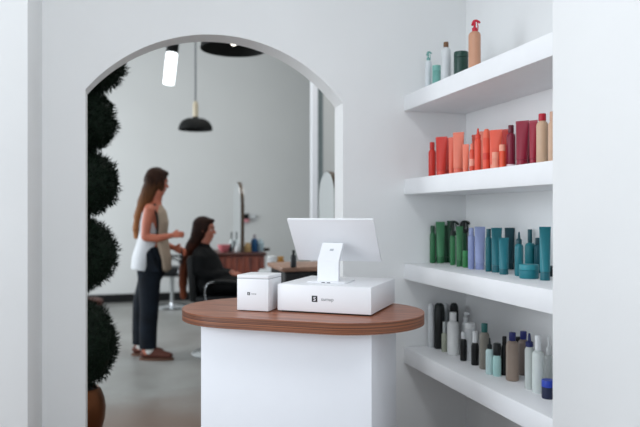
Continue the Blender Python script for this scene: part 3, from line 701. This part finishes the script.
# --- the stylist: local +x is the way she faces (to the right), z up from the floor
st = thing('person', 'standing woman with long brown hair, white sleeveless top and dark jeans, holding the client\'s hair', 'person', at(-1.517, 5.96), -PSI-R(0))
bm = bmesh.new()
loft(bm, [(.0, 0, .84), (.0, 0, .93), (.01, 0, 1.02), (.015, 0, 1.10), (.025, 0, 1.20), (.02, 0, 1.30), (.02, 0, 1.36), (.03, 0, 1.40)],
     [(.165, .10), (.175, .115), (.15, .10), (.135, .09), (.15, .11), (.165, .105), (.14, .08), (.06, .06)], hint=(1, 0, 0), seg=20)
loft(bm, [(.03, 0, 1.36), (.04, 0, 1.44), (.055, 0, 1.50)], [(.052, .052), (.047, .05), (.05, .052)], seg=14)
hp, hR = head(bm, (.048, 0, 1.585), R(34), 1.0, R(10))
for s in (-1, 1):   # legs
    x0 = .0 if s < 0 else -.115
    loft(bm, [(.0, s*.085, .88), (x0*.5, s*.09, .70), (x0+.01, s*.095, .48), (x0-.005, s*.095, .28), (x0-.02, s*.095, .10), (x0-.02, s*.095, .06)],
         [(.085, .09), (.078, .082), (.056, .06), (.052, .058), (.036, .042), (.04, .045)], seg=14)
# near arm (towards the camera, y negative), elbow at the waist, forearm forward
AN = [(.02, -.165, 1.335), (.0, -.185, 1.22), (-.012, -.195, 1.095)]
loft(bm, [(.02, -.14, 1.345)]+AN, [.05, .05, .044, .036], hint=(0, 1, 0), seg=12)
loft(bm, [(-.012, -.195, 1.095), (.10, -.185, 1.085), (.215, -.15, 1.11)], [.037, .035, .023], hint=(0, 0, 1), seg=12)
hand(bm, (.215, -.15, 1.11), (1, .12, .12), (0, .9, -.4), (0, .35, .9), .7, .85)
# far arm, hand lower holding a lock of hair
loft(bm, [(.02, .14, 1.345), (.02, .17, 1.33), (.01, .185, 1.21), (.03, .185, 1.08)], [.05, .05, .044, .036], hint=(0, 1, 0), seg=12)
loft(bm, [(.03, .185, 1.08), (.10, .14, 1.01), (.185, .09, .985)], [.037, .034, .023], hint=(0, 0, 1), seg=12)
hand(bm, (.185, .09, .985), (1, -.2, -.35), (0, -.9, -.3), (.2, -.3, .9), .6)
fuse('body', bm, M_skin, st, .0065, 3)
eyes_mouth(hp, hR, st)
M_hair1 = hair_mat('brown_ombre_hair', '#24120A', '#A06C44', 1.05, 1.6)
bm = bmesh.new()
q = lambda x, y, z: hp(x, y, z)
for (x, y, z, r) in [(-.02, 0, .052, (.098, .088, .083)), (-.055, 0, .0, (.07, .085, .09)), (-.02, -.052, .02, (.062, .038, .080)), (.022, -.058, -.01, (.028, .026, .075)), (.022, .058, -.01, (.028, .026, .075)), (.03, 0, .085, (.062, .07, .036))]:
    ball(bm, q(x, y, z), r)
loft(bm, smooth_path([(.01, -.03, 1.57), (-.03, -.04, 1.47), (-.072, -.045, 1.36), (-.108, -.045, 1.24), (-.125, -.04, 1.14), (-.118, -.035, 1.075)], 4),
     [(.075, .07)]*4+[(.085, .062)]*4+[(.09, .05)]*4+[(.08, .038)]*4+[(.06, .030)]*4+[(.028, .014)], hint=(1, 0, 0), seg=16)
fuse('hair', bm, M_hair1, st, .0085, 2)
M_top = mat('white_cotton_top', '#C9CCCF', .85, var=.03, bump=.1)
M_beige = mat('beige_linen_panel', '#A3917F', .85, var=.06, bump=.1)
bm = bmesh.new()
loft(bm, [(-.055, 0, .80), (-.045, 0, .90), (-.018, 0, 1.02), (-.004, 0, 1.12), (.006, 0, 1.22), (.006, 0, 1.30), (.012, 0, 1.345), (.02, 0, 1.375)],
     [(.20, .125), (.195, .125), (.175, .115), (.158, .108), (.160, .118), (.150, .112), (.12, .09), (.075, .065)], hint=(1, 0, 0), seg=28, round_ends=False)
blz = fuse('top', bm, M_top, st, .009, 3)
# slanting open side of the top over the dark jeans: front panel hangs apart
bm = bmesh.new()
loft(bm, [(.135, .0, .80), (.13, 0, .90), (.10, 0, 1.02), (.085, 0, 1.12), (.088, 0, 1.22), (.075, 0, 1.31), (.055, 0, 1.36)],
     [(.13, .030), (.135, .036), (.138, .045), (.135, .048), (.138, .056), (.13, .05), (.09, .04)], hint=(1, 0, 0), seg=24)
fuse('front_panel', bm, M_beige, st, .009, 3)
bm = bmesh.new(); P = smooth_path([(.055, -.10, 1.385), (.045, -.150, 1.362), (.075, -.152, 1.30), (.085, -.142, 1.22), (.08, -.14, 1.12)], 4)
loft(bm, P, [(.010, .006)]*len(P), hint=(0, 1, 0), seg=8); mesh_obj('strap', bm, M_black, st, smooth=True)['label'] = 'narrow black strap around the arm hole'
M_jean = mat('dark_blue_denim', '#0B131C', .8, var=.5, scale=7, bump=.2, bscale=40, spec=.2)
bm = bmesh.new()
loft(bm, [(.0, 0, .86), (.0, 0, .95), (.005, 0, 1.0)], [(.185, .125), (.182, .12), (.165, .11)], hint=(1, 0, 0), seg=22)
for s in (-1, 1):
    x0 = .0 if s < 0 else -.115
    loft(bm, [(.0, s*.085, .93), (.0, s*.088, .80), (x0*.5, s*.092, .68), (x0, s*.095, .48), (x0-.01, s*.095, .28), (x0-.012, s*.095, .105)],
         [(.098, .118), (.095, .112), (.09, .098), (.078, .085), (.072, .08), (.072, .076)], seg=16, round_ends=False)
fuse('jeans', bm, M_jean, st, .009, 3)
# dark wedge where the top is open at the side
bm = bmesh.new(); v = [bm.verts.new(c) for c in ((-.01, -.208, .792), (.105, -.19, .792), (.03, -.190, .985), (-.01, -.12, .792), (.105, -.1, .792), (.03, -.15, .985))]
for f in ((0, 1, 2), (3, 5, 4), (0, 3, 4, 1), (1, 4, 5, 2), (2, 5, 3, 0)): bm.faces.new([v[i] for i in f])
mesh_obj('side_vent', bm, M_jean, st)['label'] = 'dark jeans showing through the open side of the top'
M_shoe = mat('brown_suede', '#552A1E', .75, var=.15); M_sole = mat('tan_sole', '#5E4030', .7)
for s in (-1, 1):
    x0 = (.012 if s < 0 else -.115)-.008; y0 = s*.095
    bm = bmesh.new()
    loft(bm, [(x0-.055, y0, .055), (x0-.01, y0, .062), (x0+.06, y0, .060), (x0+.13, y0, .048), (x0+.185, y0, .042)],
         [(.034, .036), (.038, .045), (.042, .044), (.046, .034), (.040, .024)], hint=(0, 0, 1), seg=16)
    sh = fuse('shoe', bm, M_shoe, st, .006, 2)
    bm = bmesh.new(); P = [(x0+.06+.155*math.cos(a)*(1 if math.cos(a) > 0 else .98), y0+.046*math.sin(a)) for a in [2*PI*k/28 for k in range(28)]]
    a_ = [bm.verts.new((x, y, 0)) for x, y in P]; b_ = [bm.verts.new((x, y, .022)) for x, y in P]; bm.faces.new(a_); bm.faces.new(b_)
    for i in range(28): bm.faces.new((a_[i], a_[(i+1) % 28], b_[(i+1) % 28], b_[i]))
    mesh_obj('sole', bm, M_sole, sh)
    bm = bmesh.new(); loft(bm, [(x0, y0, .075), (x0-.002, y0, .125)], [(.046, .05), (.044, .048)], seg=14); mesh_obj('sock', bm, gloss('#D2D2CE', .9), st, smooth=True)
# comb in her near hand
cb = thing('hair_comb', 'small dark comb held in the stylist\'s lower hand', 'comb', st.matrix_basis @ Vector((.255, .06, .93)), -PSI)
boxo('spine', (-.005, .007, -.003, .003, -.09, .05), M_black, cb, bev=.001)
for k in range(14): boxo('tooth', (-.024, -.004, -.001, .001, -.085+k*.007, -.082+k*.007), M_black, cb)

# --- the seated client, local +x is the way she faces
CR = -PSI
cl = thing('person', 'seated woman with very long dark hair in profile, wearing a black cape', 'person', at(-1.09, 6.17), CR)
bm = bmesh.new()
SZ = .565
loft(bm, [(.05, 0, SZ+.06), (.04, 0, SZ+.16), (.015, 0, SZ+.28), (-.005, 0, SZ+.37), (.0, 0, SZ+.415)], [(.165, .115), (.14, .10), (.155, .11), (.16, .09), (.07, .06)], hint=(1, 0, 0), seg=20)
loft(bm, [(.0, 0, .975), (.012, 0, 1.03), (.03, 0, 1.08)], [(.05, .05), (.047, .05), (.05, .052)], seg=14)
hp2, hR2 = head(bm, (.012, 0, 1.15), R(-4), .98, R(4))
for s in (-1, 1):
    loft(bm, [(.02, s*.09, SZ+.08), (.20, s*.10, SZ+.09), (.40, s*.10, SZ+.085), (.425, s*.10, SZ-.0), (.42, s*.095, .38), (.405, s*.09, .25)],
         [(.08, .08), (.075, .075), (.06, .06), (.056, .056), (.05, .052), (.036, .04)], hint=(0, 1, 0), seg=14)
    loft(bm, [(.405, s*.09, .235), (.46, s*.09, .205), (.53, s*.09, .195)], [(.035, .035), (.038, .028), (.034, .018)], hint=(0, 0, 1), seg=12)
    loft(bm, [(-.005, s*.13, .945), (-.01, s*.185, .90), (.0, s*.205, .78), (.04, s*.20, .735)], [.048, .048, .042, .038], hint=(0, 1, 0), seg=12)
    loft(bm, [(.04, s*.20, .735), (.15, s*.15, .75), (.26, s*.085, .745)], [.037, .033, .023], hint=(0, 0, 1), seg=12)
    hand(bm, (.26, s*.085, .745), (1, -s*.3, -.12), (0, -.1*s, -1), (0, -s, .1), .35, .95)
fuse('body', bm, M_skin2, cl, .0065, 3)
eyes_mouth(hp2, hR2, cl)
bm = bmesh.new()
loft(bm, [(.06, 0, SZ+.05), (.06, 0, .70), (.035, 0, .80), (.008, 0, .90), (.0, 0, .955), (.005, 0, 1.0)], [(.24, .15), (.245, .145), (.235, .14), (.205, .122), (.15, .10), (.064, .062)], hint=(1, 0, 0), seg=26)
loft(bm, [(.0, 0, .66), (.14, 0, .665), (.27, 0, .645), (.38, 0, .635), (.455, 0, .62)], [(.235, .12), (.235, .125), (.225, .105), (.215, .09), (.20, .07)], hint=(0, 0, 1), seg=22)
loft(bm, [(.435, 0, .66), (.475, 0, .54), (.48, 0, .42)], [(.20, .045), (.20, .05), (.21, .05)], hint=(1, 0, 0), seg=20)
for s in (-1, 1):
    loft(bm, [(-.005, s*.12, .94), (-.01, s*.185, .89), (.0, s*.205, .78), (.05, s*.20, .735), (.15, s*.155, .735), (.235, s*.105, .735)], [.066, .07, .068, .06, .052, .044], hint=(0, 1, .2), seg=14)
fuse('cape', bm, mat('black_cape_cloth', '#06080A', .7, var=.1, bump=.3, bscale=14, spec=.15), cl, .010, 4)
bm = bmesh.new()
for s in (-1, 1): loft(bm, [(.30, s*.10, .64), (.40, s*.10, .63), (.428, s*.10, .55), (.42, s*.095, .40), (.405, s*.09, .245)], [.085, .08, .072, .066, .056], hint=(0, 1, 0), seg=14)
fuse('trousers', bm, M_jean, cl, .009, 2)
bm = bmesh.new()
for s in (-1, 1): loft(bm, [(.375, s*.09, .20), (.45, s*.09, .19), (.56, s*.09, .182)], [(.04, .05), (.045, .038), (.04, .026)], hint=(0, 0, 1), seg=12)
fuse('shoes', bm, M_black, cl, .007, 2)
M_hair2 = hair_mat('long_dark_brown_hair', '#1E0E08', '#8A4C34', .5, 1.05)
bm = bmesh.new()
for (x, y, z, r) in [(-.022, 0, .050, (.098, .086, .080)), (-.055, 0, -.01, (.070, .082, .095)), (-.03, -.055, -.01, (.055, .032, .085)), (-.03, .055, -.01, (.055, .032, .085)), (.035, 0, .088, (.055, .066, .026)), (.02, -.06, .03, (.03, .022, .055))]:
    ball(bm, hp2(x, y, z), r)
loft(bm, smooth_path([(-.015, 0, 1.17), (-.065, 0, 1.06), (-.12, 0, .97), (-.165, -.0, .86), (-.185, 0, .73), (-.19, 0, .61), (-.182, 0, .505)], 4),
     [(.085, .075)]*4+[(.09, .062)]*4+[(.09, .055)]*4+[(.08, .048)]*4+[(.066, .040)]*4+[(.055, .032)]*4+[(.03, .015)], hint=(1, 0, 0), seg=16)
fuse('hair', bm, M_hair2, cl, .0085, 2)
